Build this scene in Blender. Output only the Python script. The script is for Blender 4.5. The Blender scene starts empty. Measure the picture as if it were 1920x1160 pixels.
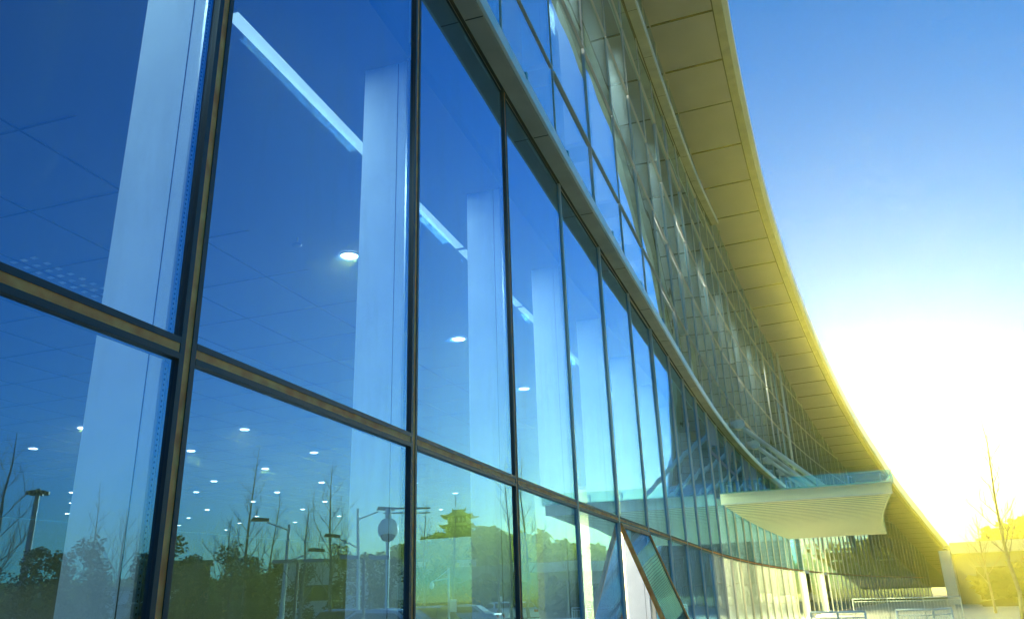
import bpy, math, random
from mathutils import Vector, Matrix
random.seed(7)
SC = bpy.context.scene
COL = SC.collection
EYE = 1.6
# ---------------------------------------------------------------- camera
cam_d = bpy.data.cameras.new('camera'); cam = bpy.data.objects.new('camera', cam_d); COL.objects.link(cam)
cam_d.sensor_width = 36; cam_d.lens = 28.05; cam_d.clip_start = .05; cam_d.clip_end = 3000
_R = Vector((0.9994667, 0.01112316, -0.03070156)); _U = Vector((0.03265441, -0.34045102, 0.93969505)); _F = Vector((0, 0.94019646, 0.34063267))
m3 = Matrix((_R, _U, -_F)).transposed()
cam.matrix_world = Matrix.Translation((0, 0, EYE)) @ m3.to_4x4()
SC.camera = cam
# ---------------------------------------------------------------- sky, sun, exposure
SUN_AZ, SUN_EL = math.radians(25.2), math.radians(6.6)
world = bpy.data.worlds.new('World'); SC.world = world; world.use_nodes = True
wn = world.node_tree; wn.nodes.clear()
sky = wn.nodes.new('ShaderNodeTexSky'); sky.sky_type = 'NISHITA'; sky.sun_disc = False
sky.sun_elevation = SUN_EL; sky.sun_rotation = SUN_AZ
sky.altitude = 0; sky.air_density = 1.0; sky.dust_density = 0.0; sky.ozone_density = 7.0
hs_ = wn.nodes.new('ShaderNodeHueSaturation'); hs_.inputs['Saturation'].default_value = 2.3; hs_.inputs['Hue'].default_value = .495; hs_.inputs['Value'].default_value = 1
bg = wn.nodes.new('ShaderNodeBackground'); bg.inputs['Strength'].default_value = 0.15
wo = wn.nodes.new('ShaderNodeOutputWorld')
gm = wn.nodes.new('ShaderNodeGamma'); gm.inputs['Gamma'].default_value = 1.0
wn.links.new(sky.outputs[0], gm.inputs[0]); wn.links.new(gm.outputs[0], hs_.inputs['Color']); wn.links.new(hs_.outputs[0], bg.inputs[0]); wn.links.new(bg.outputs[0], wo.inputs[0])
sd = bpy.data.lights.new('sun', 'SUN'); sd.energy = 2.6; sd.angle = math.radians(.5); sd.color = (1, .90, .62)
sun = bpy.data.objects.new('sun', sd); COL.objects.link(sun)
sv = Vector((math.sin(SUN_AZ) * math.cos(SUN_EL), math.cos(SUN_AZ) * math.cos(SUN_EL), math.sin(SUN_EL)))
sun.rotation_euler = (-sv).to_track_quat('-Z', 'Y').to_euler(); sun.location = (20, 20, 40)
SC.view_settings.view_transform = 'Standard'; SC.view_settings.look = 'None'
SC.view_settings.exposure = 1.27; SC.view_settings.gamma = 1
SC.render.engine = 'CYCLES'
cy = SC.cycles
cy.max_bounces = 10; cy.diffuse_bounces = 3; cy.glossy_bounces = 4; cy.transmission_bounces = 4
cy.transparent_max_bounces = 24; cy.volume_bounces = 0; cy.sample_clamp_indirect = 6; cy.use_denoising = True
cy.volume_step_rate = 1; cy.caustics_reflective = False; cy.caustics_refractive = False

# ---------------------------------------------------------------- materials
def mat(name, col, rough=.6, metal=0, noise=None, emit=None, bump=0):
    """noise = (scale, colour2, contrast lo, hi)"""
    m = bpy.data.materials.new(name); m.use_nodes = True; nt = m.node_tree; b = nt.nodes['Principled BSDF']
    b.inputs['Base Color'].default_value = (*col, 1); b.inputs['Roughness'].default_value = rough; b.inputs['Metallic'].default_value = metal
    if emit:
        b.inputs['Emission Color'].default_value = (*emit[0], 1); b.inputs['Emission Strength'].default_value = emit[1]
    if noise:
        tc = nt.nodes.new('ShaderNodeTexCoord'); n = nt.nodes.new('ShaderNodeTexNoise'); n.inputs['Scale'].default_value = noise[0]; n.inputs['Detail'].default_value = 6
        r = nt.nodes.new('ShaderNodeValToRGB'); r.color_ramp.elements[0].position = noise[2]; r.color_ramp.elements[1].position = noise[3]
        r.color_ramp.elements[0].color = (*col, 1); r.color_ramp.elements[1].color = (*noise[1], 1)
        nt.links.new(tc.outputs['Object'], n.inputs['Vector']); nt.links.new(n.outputs['Fac'], r.inputs[0]); nt.links.new(r.outputs[0], b.inputs['Base Color'])
        if bump:
            bp = nt.nodes.new('ShaderNodeBump'); bp.inputs['Strength'].default_value = bump; bp.inputs['Distance'].default_value = .01
            nt.links.new(n.outputs['Fac'], bp.inputs['Height']); nt.links.new(bp.outputs[0], b.inputs['Normal'])
    return m

def glass_mat(name, tint, refl, base, power, bumpd=0.0, bscale=.5, dirt=0):
    m = bpy.data.materials.new(name); m.use_nodes = True; nt = m.node_tree; nt.nodes.clear(); L = nt.links
    out = nt.nodes.new('ShaderNodeOutputMaterial'); mix = nt.nodes.new('ShaderNodeMixShader')
    tr = nt.nodes.new('ShaderNodeBsdfTransparent'); tr.inputs[0].default_value = (*tint, 1)
    gl = nt.nodes.new('ShaderNodeBsdfGlossy'); gl.inputs['Color'].default_value = (*refl, 1); gl.inputs['Roughness'].default_value = 0
    lw = nt.nodes.new('ShaderNodeLayerWeight'); lw.inputs['Blend'].default_value = .5
    p = nt.nodes.new('ShaderNodeMath'); p.operation = 'POWER'; p.inputs[1].default_value = power
    mr = nt.nodes.new('ShaderNodeMath'); mr.operation = 'MULTIPLY_ADD'; mr.inputs[1].default_value = 1 - base; mr.inputs[2].default_value = base
    L.new(lw.outputs['Facing'], p.inputs[0]); L.new(p.outputs[0], mr.inputs[0]); L.new(mr.outputs[0], mix.inputs[0])
    L.new(tr.outputs[0], mix.inputs[1]); L.new(gl.outputs[0], mix.inputs[2]); L.new(mix.outputs[0], out.inputs[0])
    if dirt:
        tcd = nt.nodes.new('ShaderNodeTexCoord'); mp = nt.nodes.new('ShaderNodeMapping'); mp.inputs['Scale'].default_value = (2.2, 2.2, .45)
        nd_ = nt.nodes.new('ShaderNodeTexNoise'); nd_.inputs['Scale'].default_value = 1.6; nd_.inputs['Detail'].default_value = 9; nd_.inputs['Roughness'].default_value = .7
        rp = nt.nodes.new('ShaderNodeMapRange'); rp.inputs['From Min'].default_value = .48; rp.inputs['From Max'].default_value = .8; rp.inputs['To Max'].default_value = dirt
        df = nt.nodes.new('ShaderNodeBsdfDiffuse'); df.inputs[0].default_value = (.6, .62, .6, 1); mx = nt.nodes.new('ShaderNodeMixShader')
        L.new(tcd.outputs['Object'], mp.inputs[0]); L.new(mp.outputs[0], nd_.inputs['Vector']); L.new(nd_.outputs['Fac'], rp.inputs[0]); L.new(rp.outputs[0], mx.inputs[0])
        L.new(mix.outputs[0], mx.inputs[1]); L.new(df.outputs[0], mx.inputs[2]); L.new(mx.outputs[0], out.inputs[0])
    if bumpd:
        tc = nt.nodes.new('ShaderNodeTexCoord'); n = nt.nodes.new('ShaderNodeTexNoise'); n.inputs['Scale'].default_value = bscale; n.inputs['Detail'].default_value = 0
        bp = nt.nodes.new('ShaderNodeBump'); bp.inputs['Strength'].default_value = 1; bp.inputs['Distance'].default_value = bumpd
        L.new(tc.outputs['Object'], n.inputs['Vector']); L.new(n.outputs['Fac'], bp.inputs['Height']); L.new(bp.outputs[0], gl.inputs['Normal'])
    return m

M = {}
M['glass'] = glass_mat('coated_glass', (.42, .70, .88), (.27, .62, 1.0), .33, 2.6, .0026, .8, dirt=.16)
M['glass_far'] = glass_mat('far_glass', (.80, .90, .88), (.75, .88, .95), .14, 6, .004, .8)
M['glass_inner'] = glass_mat('clear_inner', (.93, .97, .97), (1, 1, 1), 0.0, 5)
M['glass_green'] = glass_mat('green_glass', (.82, .95, .84), (.9, 1, .95), .1, 3)
M['gasket'] = mat('black_gasket', (.018, .02, .024), .45)
M['sealant'] = mat('brown_sealant', (.85, .20, .03), .6, 0, (9, (1, .42, .10), .35, .7), bump=.5)
M['bronze'] = mat('silver_frame', (.62, .60, .48), .45, .1)
M['glass_up'] = glass_mat('upper_glass', (.48, .74, .84), (.62, .84, 1.0), .42, 2.0, .003, .8, dirt=.06)
M['spacer'] = mat('aluminium_spacer', (.55, .57, .58), .3, .8)
M['fin'] = mat('white_painted_fin', (.76, .80, .78), .6, 0, (3, (.82, .86, .84), .4, .6))
M['ledge'] = mat('olive_metal', (.40, .35, .24), .55, .1, (2.5, (.56, .50, .35), .3, .75))
M['bright_edge'] = mat('bright_aluminium', (.88, .82, .66), .4, .2)
M['joint'] = mat('dark_joint', (.012, .011, .01), .8)
M['soffit'] = mat('soffit_panel', (.42, .36, .34), .6, .0, (.8, (.49, .42, .40), .3, .7))
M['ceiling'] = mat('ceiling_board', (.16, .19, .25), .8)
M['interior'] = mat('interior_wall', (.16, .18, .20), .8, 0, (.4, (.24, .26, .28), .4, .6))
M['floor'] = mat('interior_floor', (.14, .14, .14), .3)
M['lamp'] = mat('lamp_lens', (.9, .9, .9), .5, emit=((1, .97, .9), 14))
M['strip'] = mat('glowing_strip', (.8, .85, .85), .5, emit=((.85, 1, .95), .6))  # emissive band, also used on the added upper strips
M['steel_white'] = mat('white_painted_steel', (.82, .80, .68), .4)
def frosted(name, c):
    m = bpy.data.materials.new(name); m.use_nodes = True; nt = m.node_tree; nt.nodes.clear(); o_ = nt.nodes.new('ShaderNodeOutputMaterial'); a_ = nt.nodes.new('ShaderNodeBsdfTranslucent'); b_ = nt.nodes.new('ShaderNodeBsdfDiffuse'); x = nt.nodes.new('ShaderNodeMixShader')
    a_.inputs[0].default_value = (*c, 1); b_.inputs[0].default_value = (*c, 1); x.inputs[0].default_value = .45
    nt.links.new(a_.outputs[0], x.inputs[1]); nt.links.new(b_.outputs[0], x.inputs[2]); nt.links.new(x.outputs[0], o_.inputs[0]); return m
M['frosted'] = frosted('frosted_white_panel', (.95, .92, .70))
M['grey_metal'] = mat('grey_metal', (.30, .31, .31), .45, .5)
M['dark_metal'] = mat('dark_metal', (.05, .055, .06), .5, .4)
M['bark'] = mat('pale_bark', (.20, .17, .12), .9, 0, (6, (.30, .26, .19), .35, .65))
M['dark_bark'] = mat('dark_bark', (.07, .055, .04), .9)
M['pine'] = mat('pine_needles', (.022, .045, .018), .9, 0, (1.2, (.06, .085, .028), .35, .65))
M['forest'] = mat('forest_leaves', (.035, .06, .02), .9, 0, (.12, (.09, .10, .035), .35, .65))
M['grass'] = mat('dry_grass', (.10, .11, .04), .95, 0, (.5, (.17, .16, .07), .3, .7))
M['hill'] = mat('hill_soil', (.07, .075, .035), .95, 0, (.05, (.12, .11, .05), .3, .7))
M['asphalt'] = mat('asphalt', (.05, .05, .052), .9, 0, (3, (.075, .075, .075), .3, .7))
M['paving'] = mat('pale_paving', (.50, .48, .42), .85, 0, (2, (.58, .56, .49), .3, .7))
M['kerb'] = mat('kerb_stone', (.34, .33, .30), .85)
M['wall_white'] = mat('white_render', (.72, .72, .68), .8, 0, (1.2, (.62, .62, .58), .4, .7))
M['wall_grey'] = mat('grey_render', (.22, .25, .26), .8)
M['brick'] = mat('ochre_brick', (.36, .19, .08), .85, 0, (3, (.28, .14, .06), .4, .6))
M['yellow'] = mat('yellow_panel', (.80, .42, .03), .6)
M['orange'] = mat('orange_box', (.55, .12, .04), .6)
M['pag_roof'] = mat('grey_tile_roof', (.035, .035, .03), .8, 0, (4, (.06, .055, .045), .4, .6))
M['pag_wall'] = mat('red_brown_timber', (.10, .04, .025), .7)
M['pag_stone'] = mat('pale_stone', (.62, .58, .48), .8)
M['tyre'] = mat('tyre', (.02, .02, .02), .9)
M['rim'] = mat('alloy_rim', (.5, .5, .5), .3, .8)
M['car_glass'] = mat('car_glass', (.02, .025, .03), .05)
M['head'] = mat('headlamp_lens', (.75, .78, .8), .1)
M['tail'] = mat('tail_lamp_lens', (.5, .02, .015), .2)
M['blind'] = mat('white_blind', (.78, .77, .70), .8)
M['lobby'] = mat('cream_plaster', (.80, .76, .60), .8)
M['grille_slot'] = mat('grille_slot', (.75, .78, .8), .5, emit=None)
M['teal'] = mat('teal_clip', (.03, .35, .42), .5)
M['road_paint'] = mat('road_paint', (.72, .72, .68), .7)

# ---------------------------------------------------------------- mesh helpers
class MB:
    def __init__(s): s.v = []; s.f = []; s.m = []; s.mats = []; s.smooth = []
    def mi(s, m):
        if m not in s.mats: s.mats.append(m)
        return s.mats.index(m)
    def face(s, pts, m, sm=False):
        b = len(s.v); s.v += [tuple(p) for p in pts]; s.f.append(tuple(range(b, b + len(pts)))); s.m.append(s.mi(m)); s.smooth.append(sm)
    def hexa(s, p, m, ms=None):
        """p: 8 points, bottom 0-3 (ccw), top 4-7"""
        b = len(s.v); s.v += [tuple(q) for q in p]; i = s.mi(m)
        fs = [(3, 2, 1, 0), (4, 5, 6, 7), (0, 1, 5, 4), (1, 2, 6, 5), (2, 3, 7, 6), (3, 0, 4, 7)]
        for k, f in enumerate(fs):
            s.f.append(tuple(b + j for j in f)); s.m.append(s.mi(ms[k]) if ms and ms.get(k) else i); s.smooth.append(False)
    def box(s, c, d, m, rz=0):
        ca, sa = math.cos(rz), math.sin(rz); P = []
        for z in (-1, 1):
            for x, y in ((-1, -1), (1, -1), (1, 1), (-1, 1)):
                X, Y = x * d[0] / 2, y * d[1] / 2
                P.append((c[0] + X * ca - Y * sa, c[1] + X * sa + Y * ca, c[2] + z * d[2] / 2))
        s.hexa(P, m)
    def tube(s, a, b, r0, r1, m, n=8, caps=True):
        a = Vector(a); b = Vector(b); d = (b - a)
        if d.length < 1e-6: return
        d.normalize(); u = d.orthogonal().normalized(); w = d.cross(u); base = len(s.v); i = s.mi(m)
        for p, r in ((a, r0), (b, r1)):
            for k in range(n):
                t = 2 * math.pi * k / n; q = p + u * (r * math.cos(t)) + w * (r * math.sin(t)); s.v.append(tuple(q))
        for k in range(n):
            s.f.append((base + k, base + (k + 1) % n, base + n + (k + 1) % n, base + n + k)); s.m.append(i); s.smooth.append(n > 5)
        if caps:
            s.f.append(tuple(base + k for k in reversed(range(n)))); s.m.append(i); s.smooth.append(False)
            s.f.append(tuple(base + n + k for k in range(n))); s.m.append(i); s.smooth.append(False)
    def lathe(s, c, prof, m, n=16):
        b = len(s.v); i = s.mi(m)
        for r, z in prof:
            for k in range(n):
                t = 2 * math.pi * k / n; s.v.append((c[0] + r * math.cos(t), c[1] + r * math.sin(t), c[2] + z))
        for j in range(len(prof) - 1):
            for k in range(n):
                s.f.append((b + j * n + k, b + j * n + (k + 1) % n, b + (j + 1) * n + (k + 1) % n, b + (j + 1) * n + k)); s.m.append(i); s.smooth.append(True)
    def obj(s, name, parent=None, loc=None, label=None, kind=None):
        me = bpy.data.meshes.new(name); me.from_pydata(s.v, [], s.f)
        for m in s.mats: me.materials.append(M[m])
        me.polygons.foreach_set('material_index', s.m); me.polygons.foreach_set('use_smooth', s.smooth); me.update()
        o = bpy.data.objects.new(name, me); COL.objects.link(o)
        if parent: o.parent = parent
        if loc: o.location = loc
        if label: o['label'] = label
        if kind: o['kind'] = kind
        return o
def thing(name, label, cat, loc=(0, 0, 0), rz=0, group=None):
    o = bpy.data.objects.new(name, None); COL.objects.link(o); o.location = loc; o.rotation_euler = (0, 0, rz); o.empty_display_size = .3
    o['label'] = label; o['category'] = cat
    if group: o['group'] = group
    return o
def copy_tree(o, parent=None):
    c = o.copy(); COL.objects.link(c)
    if parent: c.parent = parent
    for ch in list(o.children): copy_tree(ch, c)
    return c
def place(o, loc, rz=0, s=1, label=None):
    o.location = loc; o.rotation_euler = (0, 0, rz); o.scale = (s, s, s)
    if label: o['label'] = label
    return o

# ---------------------------------------------------------------- plan of the curved wall
HC = [(-60, 17.5), (3, 17.5), (6, 18.6), (9, 19.2), (16, 19.3), (20, 19.8), (24, 20.9), (28, 21.8), (32, 22.6), (36, 23.6), (41, 24.6), (50, 26), (60, 27.6), (80, 30.), (100, 32.5), (130, 35), (200, 38)]
def lerp(tab, s):
    if s <= tab[0][0]: return tab[0][1]
    for (a, x), (b, y) in zip(tab, tab[1:]):
        if s <= b: return x + (y - x) * (s - a) / (b - a)
    return tab[-1][1]
DS = .05; S0 = -14.0
_P = [(0.0, 0.0)]
for i in range(int(200 / DS)):
    a = math.radians(lerp(HC, S0 + (i + .5) * DS)); _P.append((_P[-1][0] + math.sin(a) * DS, _P[-1][1] + math.cos(a) * DS))
_i0 = round((4.35 - S0) / DS); _dx, _dy = 0 - _P[_i0][0], 7.4 - _P[_i0][1]
_P = [(x + _dx, y + _dy) for x, y in _P]
def hd(s): return math.radians(lerp(HC, s))
def W(s, off=0.0, z=0.0):
    """point at arc length s, off metres outward (towards the forecourt), z above ground"""
    u = (s - S0) / DS; i = max(0, min(len(_P) - 2, int(u))); f = u - i
    x = _P[i][0] + (_P[i + 1][0] - _P[i][0]) * f; y = _P[i][1] + (_P[i + 1][1] - _P[i][1]) * f
    a = hd(s); return Vector((x + off * math.cos(a), y - off * math.sin(a), z))
MS = 2.21
def sm(k): return k * MS - .12
H_SOF = [(0, 17.4), (24, 17.2), (28, 16.65), (33, 16.1), (40, 15.4), (46, 14.8), (53, 13.95), (62, 12.6), (79, 10.6), (89, 9.2), (104, 7.2), (120, 4.4), (135, 1.6), (150, -1.4)]
def zs(s): return lerp(H_SOF, s) + EYE
OFF_E = [(0, 1.95), (30, 1.97), (41, 2.1), (53, 2.25), (62, 2.4), (79, 2.6), (200, 2.7)]
def sweep(mb, s0, s1, sec, m, step=1.0):
    """sec(s) -> list of (off, z): closed section swept along the wall"""
    n = max(1, int(math.ceil((s1 - s0) / step))); rings = []
    for i in range(n + 1):
        s = s0 + (s1 - s0) * i / n; rings.append([W(s, o, z) for o, z in sec(s)])
    b = len(mb.v); k = len(rings[0]); mi = mb.mi(m)
    for r in rings: mb.v += [tuple(p) for p in r]
    for i in range(n):
        for j in range(k):
            mb.f.append((b + i * k + j, b + i * k + (j + 1) % k, b + (i + 1) * k + (j + 1) % k, b + (i + 1) * k + j)); mb.m.append(mi); mb.smooth.append(False)
    mb.f.append(tuple(b + j for j in reversed(range(k)))); mb.m.append(mi); mb.smooth.append(False)
    mb.f.append(tuple(b + n * k + j for j in range(k))); mb.m.append(mi); mb.smooth.append(False)
def rect(o0, o1, z0, z1): return lambda s: [(o0, z0), (o1, z0), (o1, z1), (o0, z1)]

# ---------------------------------------------------------------- the setting: ground
def poly_sheet(name, pts, z, m):
    mb = MB(); mb.face([(x, y, z) for x, y in pts], m); o = mb.obj(name); o['kind'] = 'structure'; return o
poly_sheet('ground', [(-900, -900), (1500, -900), (1500, 1500), (-900, 1500)], -.05, 'grass')
mb = MB()
n = 60
for i in range(n):
    s0, s1 = -12 + i * 2.2, -12 + (i + 1) * 2.2
    mb.face([W(s0, -1, 0), W(s0, 14, 0), W(s1, 14, 0), W(s1, -1, 0)], 'paving')
o = mb.obj('plaza_pavement'); o['kind'] = 'structure'
mb = MB()
for i in range(n):
    s0, s1 = -12 + i * 2.2, -12 + (i + 1) * 2.2
    mb.face([W(s0, 14.3, -.02), W(s0, 34, -.02), W(s1, 34, -.02), W(s1, 14.3, -.02)], 'asphalt')
o = mb.obj('road'); o['kind'] = 'structure'
mb = MB(); sweep(mb, -12, 120, lambda s: [(14.0, -.12), (14.28, -.12), (14.28, .1), (14.0, .1)], 'kerb', 2); sweep(mb, -12, 120, lambda s: [(34.0, -.12), (34.28, -.12), (34.28, .1), (34.0, .1)], 'kerb', 2)
o = mb.obj('kerb'); o['kind'] = 'structure'
mb = MB()
for i in range(20):
    for of in (26.0,):
        s0 = 2 + i * 5; mb.face([W(s0, of, -.014), W(s0, of + .12, -.014), W(s0 + 2.5, of + .12, -.014), W(s0 + 2.5, of, -.014)], 'road_paint')
for i in range(22):
    s0 = 8 + i * 2.7; mb.face([W(s0, 15, -.014), W(s0, 20, -.014), W(s0 + .12, 20, -.014), W(s0 + .12, 15, -.014)], 'road_paint')
o = mb.obj('road_markings'); o['kind'] = 'structure'

# ---------------------------------------------------------------- the glass building
B = thing('glass_building', 'long curved glass building under a wide overhanging roof, lit by the low sun', 'building', (0, 0, 0))
K0, K1 = -4, 56
EB = EYE
rows_low = [(.12, EB + 1.0), (EB + 1.0, EB + 5.2)]
rows_up = [EB + 5.36, EB + 7.0, EB + 8.95, EB + 10.85, EB + 12.75, EB + 14.6, EB + 16.3, EB + 18]
rnd = random.Random(3)
SASH_K = 4
panes = []
def pane(k, z0, z1a, z1b, jit, spacer=False):
    """one glass unit between mullion k and k+1; z1a/z1b top at both ends"""
    a = W(sm(k)); b = W(sm(k + 1)); t = (b - a).normalized(); nrm = Vector((t.y, -t.x, 0))
    g = .045; a2 = a + t * g; b2 = b - t * g; z0 += .045; z1a -= .045; z1b -= .045
    if z1a - z0 < .1 or z1b - z0 < .1: 
        z1a = max(z1a, z0 + .05); z1b = max(z1b, z0 + .05)
    ja = rnd.uniform(-jit, 0); jb = rnd.uniform(-jit, 0); jt = rnd.uniform(-jit, 0)
    # tiny seating error of each unit, as real glazing has
    oa, ob = -.004 + ja, -.004 + jb; ota, otb = oa + jt, ob + jt
    p = [a2 + nrm * (oa - .028), a2 + nrm * oa, b2 + nrm * ob, b2 + nrm * (ob - .028)]
    q = [a2 + nrm * (ota - .028), a2 + nrm * ota, b2 + nrm * otb, b2 + nrm * (otb - .028)]
    P = [Vector((v.x, v.y, z0)) for v in p] + [Vector((v.x, v.y, z)) for v, z in zip(q, (z1a, z1a, z1b, z1b))]
    return P
def add_pane(k, z0, z1a, z1b, jit):
    mb = MB(); P = pane(k, z0, z1a, z1b, jit)
    mb.hexa(P, 'gasket', {3: 'glass', 5: 'glass_inner'})
    return mb
def hexa_pane(mb, P, g='glass'):
    # faces: bottom,top,(0,1)(1,2)=outer,(2,3),(3,0)=inner
    mb.hexa(P, 'gasket', {3: g, 5: 'glass_inner'})
def jit_for(k):
    return .005 if k < 3 else (.014 if k < 7 else .03)
far = MB(); count = 0
for k in range(K0, K1):
    s0, s1 = sm(k), sm(k + 1)
    top0, top1 = zs(s0), zs(s1)
    spans = []
    for r, (z0, z1) in enumerate(rows_low):
        if k == SASH_K and r == 0: continue
        if min(top0, top1) < z0 + .3: continue
        spans.append((z0, min(z1, top0), min(z1, top1)))
    for z0, z1 in zip(rows_up, rows_up[1:]):
        if min(top0, top1) < z0 + .25: continue
        spans.append((z0, min(z1, top0), min(z1, top1)))
    for z0, za, zb in spans:
        P = pane(k, z0, za, zb, jit_for(k))
        if k <= 13 and k >= -1 and count < 99:
            m_ = MB(); hexa_pane(m_, P, 'glass_up' if z0 > EB + 5 else ('glass_far' if k >= 9 and z0 < 1 else 'glass')); w = m_.obj('window', B); count += 1; panes.append((w, k, z0, za))
        else:
            hexa_pane(far, P, 'glass_far' if (k >= 22 or (k >= 9 and z0 < 1)) else ('glass_up' if z0 > EB + 5 else 'glass'))
fo = far.obj('window_glazing', B, kind='stuff')
# bright spacer bars of the insulating glass, with punched holes, on the near panes
def spacer_strip(mb, k, side, z0, z1):
    a = W(sm(k)); b = W(sm(k + 1)); t = (b - a).normalized(); nrm = Vector((t.y, -t.x, 0))
    base = (b - t * .062) if side else (a + t * .062)
    p0 = base - nrm * .037; w = .012; zc = z0 + .06
    zt = z1 - .06
    pts = lambda d, e, z: Vector((p0.x, p0.y, z)) + t * d + nrm * e
    mb.hexa([pts(-w, -.014, zc), pts(w, -.014, zc), pts(w, -.001, zc), pts(-w, -.001, zc), pts(-w, -.014, zt), pts(w, -.014, zt), pts(w, -.001, zt), pts(-w, -.001, zt)], 'spacer')
    z = zc + .02
    while z < zt - .02:
        mb.hexa([pts(-.003, -.001, z), pts(.003, -.001, z), pts(.003, .0005, z), pts(-.003, .0005, z), pts(-.003, -.001, z + .008), pts(.003, -.001, z + .008), pts(.003, .0005, z + .008), pts(-.003, .0005, z + .008)], 'gasket'); z += .022
for w, k, z0, za in panes:
    if k <= 3 and z0 < EB + 1.5:
        mb = MB(); spacer_strip(mb, k, 1, z0, min(za, z0 + 4.2)); mb.obj('spacer_bar', w)
        mb = MB(); spacer_strip(mb, k, 0, z0, min(za, z0 + 4.2)); mb.obj('spacer_bar', w)
# mullions (gasket edges, brown sealant between), one part each
def mull(k, z0, z1, w=.048, up=False):
    mb = MB(); s = sm(k); c = W(s); a = hd(s)
    ctr = Vector((math.cos(a), -math.sin(a), 0)); t = Vector((math.sin(a), math.cos(a), 0))
    pr = .004 if up else (.012 if k < 4 else .016)
    gm_ = 'gasket' if k < 3 and not up else 'bronze'
    def bar(h0, h1, d0, d1, m):
        p = [c + t * h0 + ctr * d0, c + t * h0 + ctr * d1, c + t * h1 + ctr * d1, c + t * h1 + ctr * d0]
        mb.hexa([Vector((v.x, v.y, z0)) for v in p] + [Vector((v.x, v.y, z1)) for v in p], m)
    bar(-w, -w * .42, -.06, pr, gm_); bar(w * .42, w, -.06, pr, gm_); bar(-w * .42, w * .42, -.05, pr - .005, 'sealant')
    return mb
farm = MB(); 
for k in range(K0, K1 + 1):
    s = sm(k); top = zs(s)
    if top < .6: break
    z1 = min(top, EB + 5.2)
    wdt = .048 if k < 2 else (.04 if k < 3 else .028)
    if k <= 25:
        mu = mull(k, .1, z1, wdt).obj('mullion', B)
    else:
        m2 = mull(k, .1, z1, wdt)
        off = len(farm.v); farm.v += m2.v; farm.f += [tuple(i + off for i in f) for f in m2.f]; farm.m += [farm.mi(m2.mats[i]) for i in m2.m]; farm.smooth += m2.smooth
    if top > EB + 5.6:
        m2 = mull(k, EB + 5.37, top - .01, wdt * .42, True)
        if k <= 25: m2.obj('upper_mullion', B)
        else:
            off = len(farm.v); farm.v += m2.v; farm.f += [tuple(i + off for i in f) for f in m2.f]; farm.m += [farm.mi(m2.mats[i]) for i in m2.m]; farm.smooth += m2.smooth
farm.obj('mullion_row', B, kind='stuff')
# transoms
def transom(name, z, s0, s1, hw=.046, cen='sealant', edge='gasket'):
    mb = MB(); kk = round((s0 + .12) / MS)
    while sm(kk) < s1 - .1:
        a, b = sm(kk) + .05, sm(kk + 1) - .05
        for (o0, o1, z0, z1, m) in ((-.05, .013, z - hw, z - hw * .42, edge), (-.05, .013, z + hw * .42, z + hw, edge), (-.04, .009, z - hw * .42, z + hw * .42, cen)):
            pa = [W(a, o0), W(a, o1), W(b, o1), W(b, o0)]
            mb.hexa([Vector((v.x, v.y, z0)) for v in pa] + [Vector((v.x, v.y, z1)) for v in pa], m)
        kk += 1
    return mb.obj(name, B)
transom('transom', EB + 1.0, sm(K0), sm(54))
for zr in rows_up[1:]:
    smax = 8 + 100
    for i in range(0, 54):
        if zs(sm(i + 1)) < zr + .2: smax = sm(i); break
    transom('upper_transom', zr, sm(K0), smax, .014, 'bronze', 'bronze')
# lower ledge: projecting belt between the storeys
def ledge(name, s0, s1, zf, off, hgt):
    mb = MB()
    sweep(mb, s0, s1, lambda s: [(-.05, zf(s)), (off, zf(s)), (off, zf(s) + hgt), (-.05, zf(s) + hgt)], 'ledge', .7)
    o = mb.obj(name, B)
    mb = MB(); sweep(mb, s0, s1, lambda s: [(off + .003, zf(s) + .02), (off + .035, zf(s) + .02), (off + .035, zf(s) + hgt + .02), (off + .003, zf(s) + hgt + .02)], 'bright_edge', .7); mb.obj('edge_trim', o)
    mb = MB(); sweep(mb, s0, s1, lambda s: [(-.01, zf(s) - .008), (.022, zf(s) - .008), (.022, zf(s) - .001), (-.01, zf(s) - .001)], 'joint', .7); mb.obj('shadow_gap', o)
    mb = MB(); k = int(s0 / 2.15) + 1
    while sm(k) < s1:
        c = sm(k) + 1.0; p = [W(c, .03), W(c, off), W(c + .012, off), W(c + .012, .03)]
        mb.hexa([Vector((v.x, v.y, zf(c) - .004)) for v in p] + [Vector((v.x, v.y, zf(c) - .0005)) for v in p], 'joint'); k += 1
    mb.obj('panel_joints', o, kind='stuff')
    return o
zb = [(0, EB + 5.2), (25, EB + 5.3), (40, EB + 5.42), (150, EB + 5.5)]
L1 = ledge('ledge', -8, 70, lambda s: lerp([(0, EB + 5.18), (200, EB + 5.18)], s), .21, .16)
for s in (4.35, 6.1, 8.7, 11, 13.3, 15.6):
    mb = MB(); p = [W(s, .215), W(s, .255), W(s + .05, .255), W(s + .05, .215)]; z0 = EB + 5.34
    mb.hexa([Vector((v.x, v.y, z0)) for v in p] + [Vector((v.x, v.y, z0 + .07)) for v in p], 'teal'); mb.obj('clip', L1)
zb2 = lambda s: EB + lerp([(-10, 13.9), (13.6, 14.0), (20, 14.4), (26, 14.8), (31, 15.3)], s)
ledge('upper_ledge', -8, 30.6, zb2, .27, .16)
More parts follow.
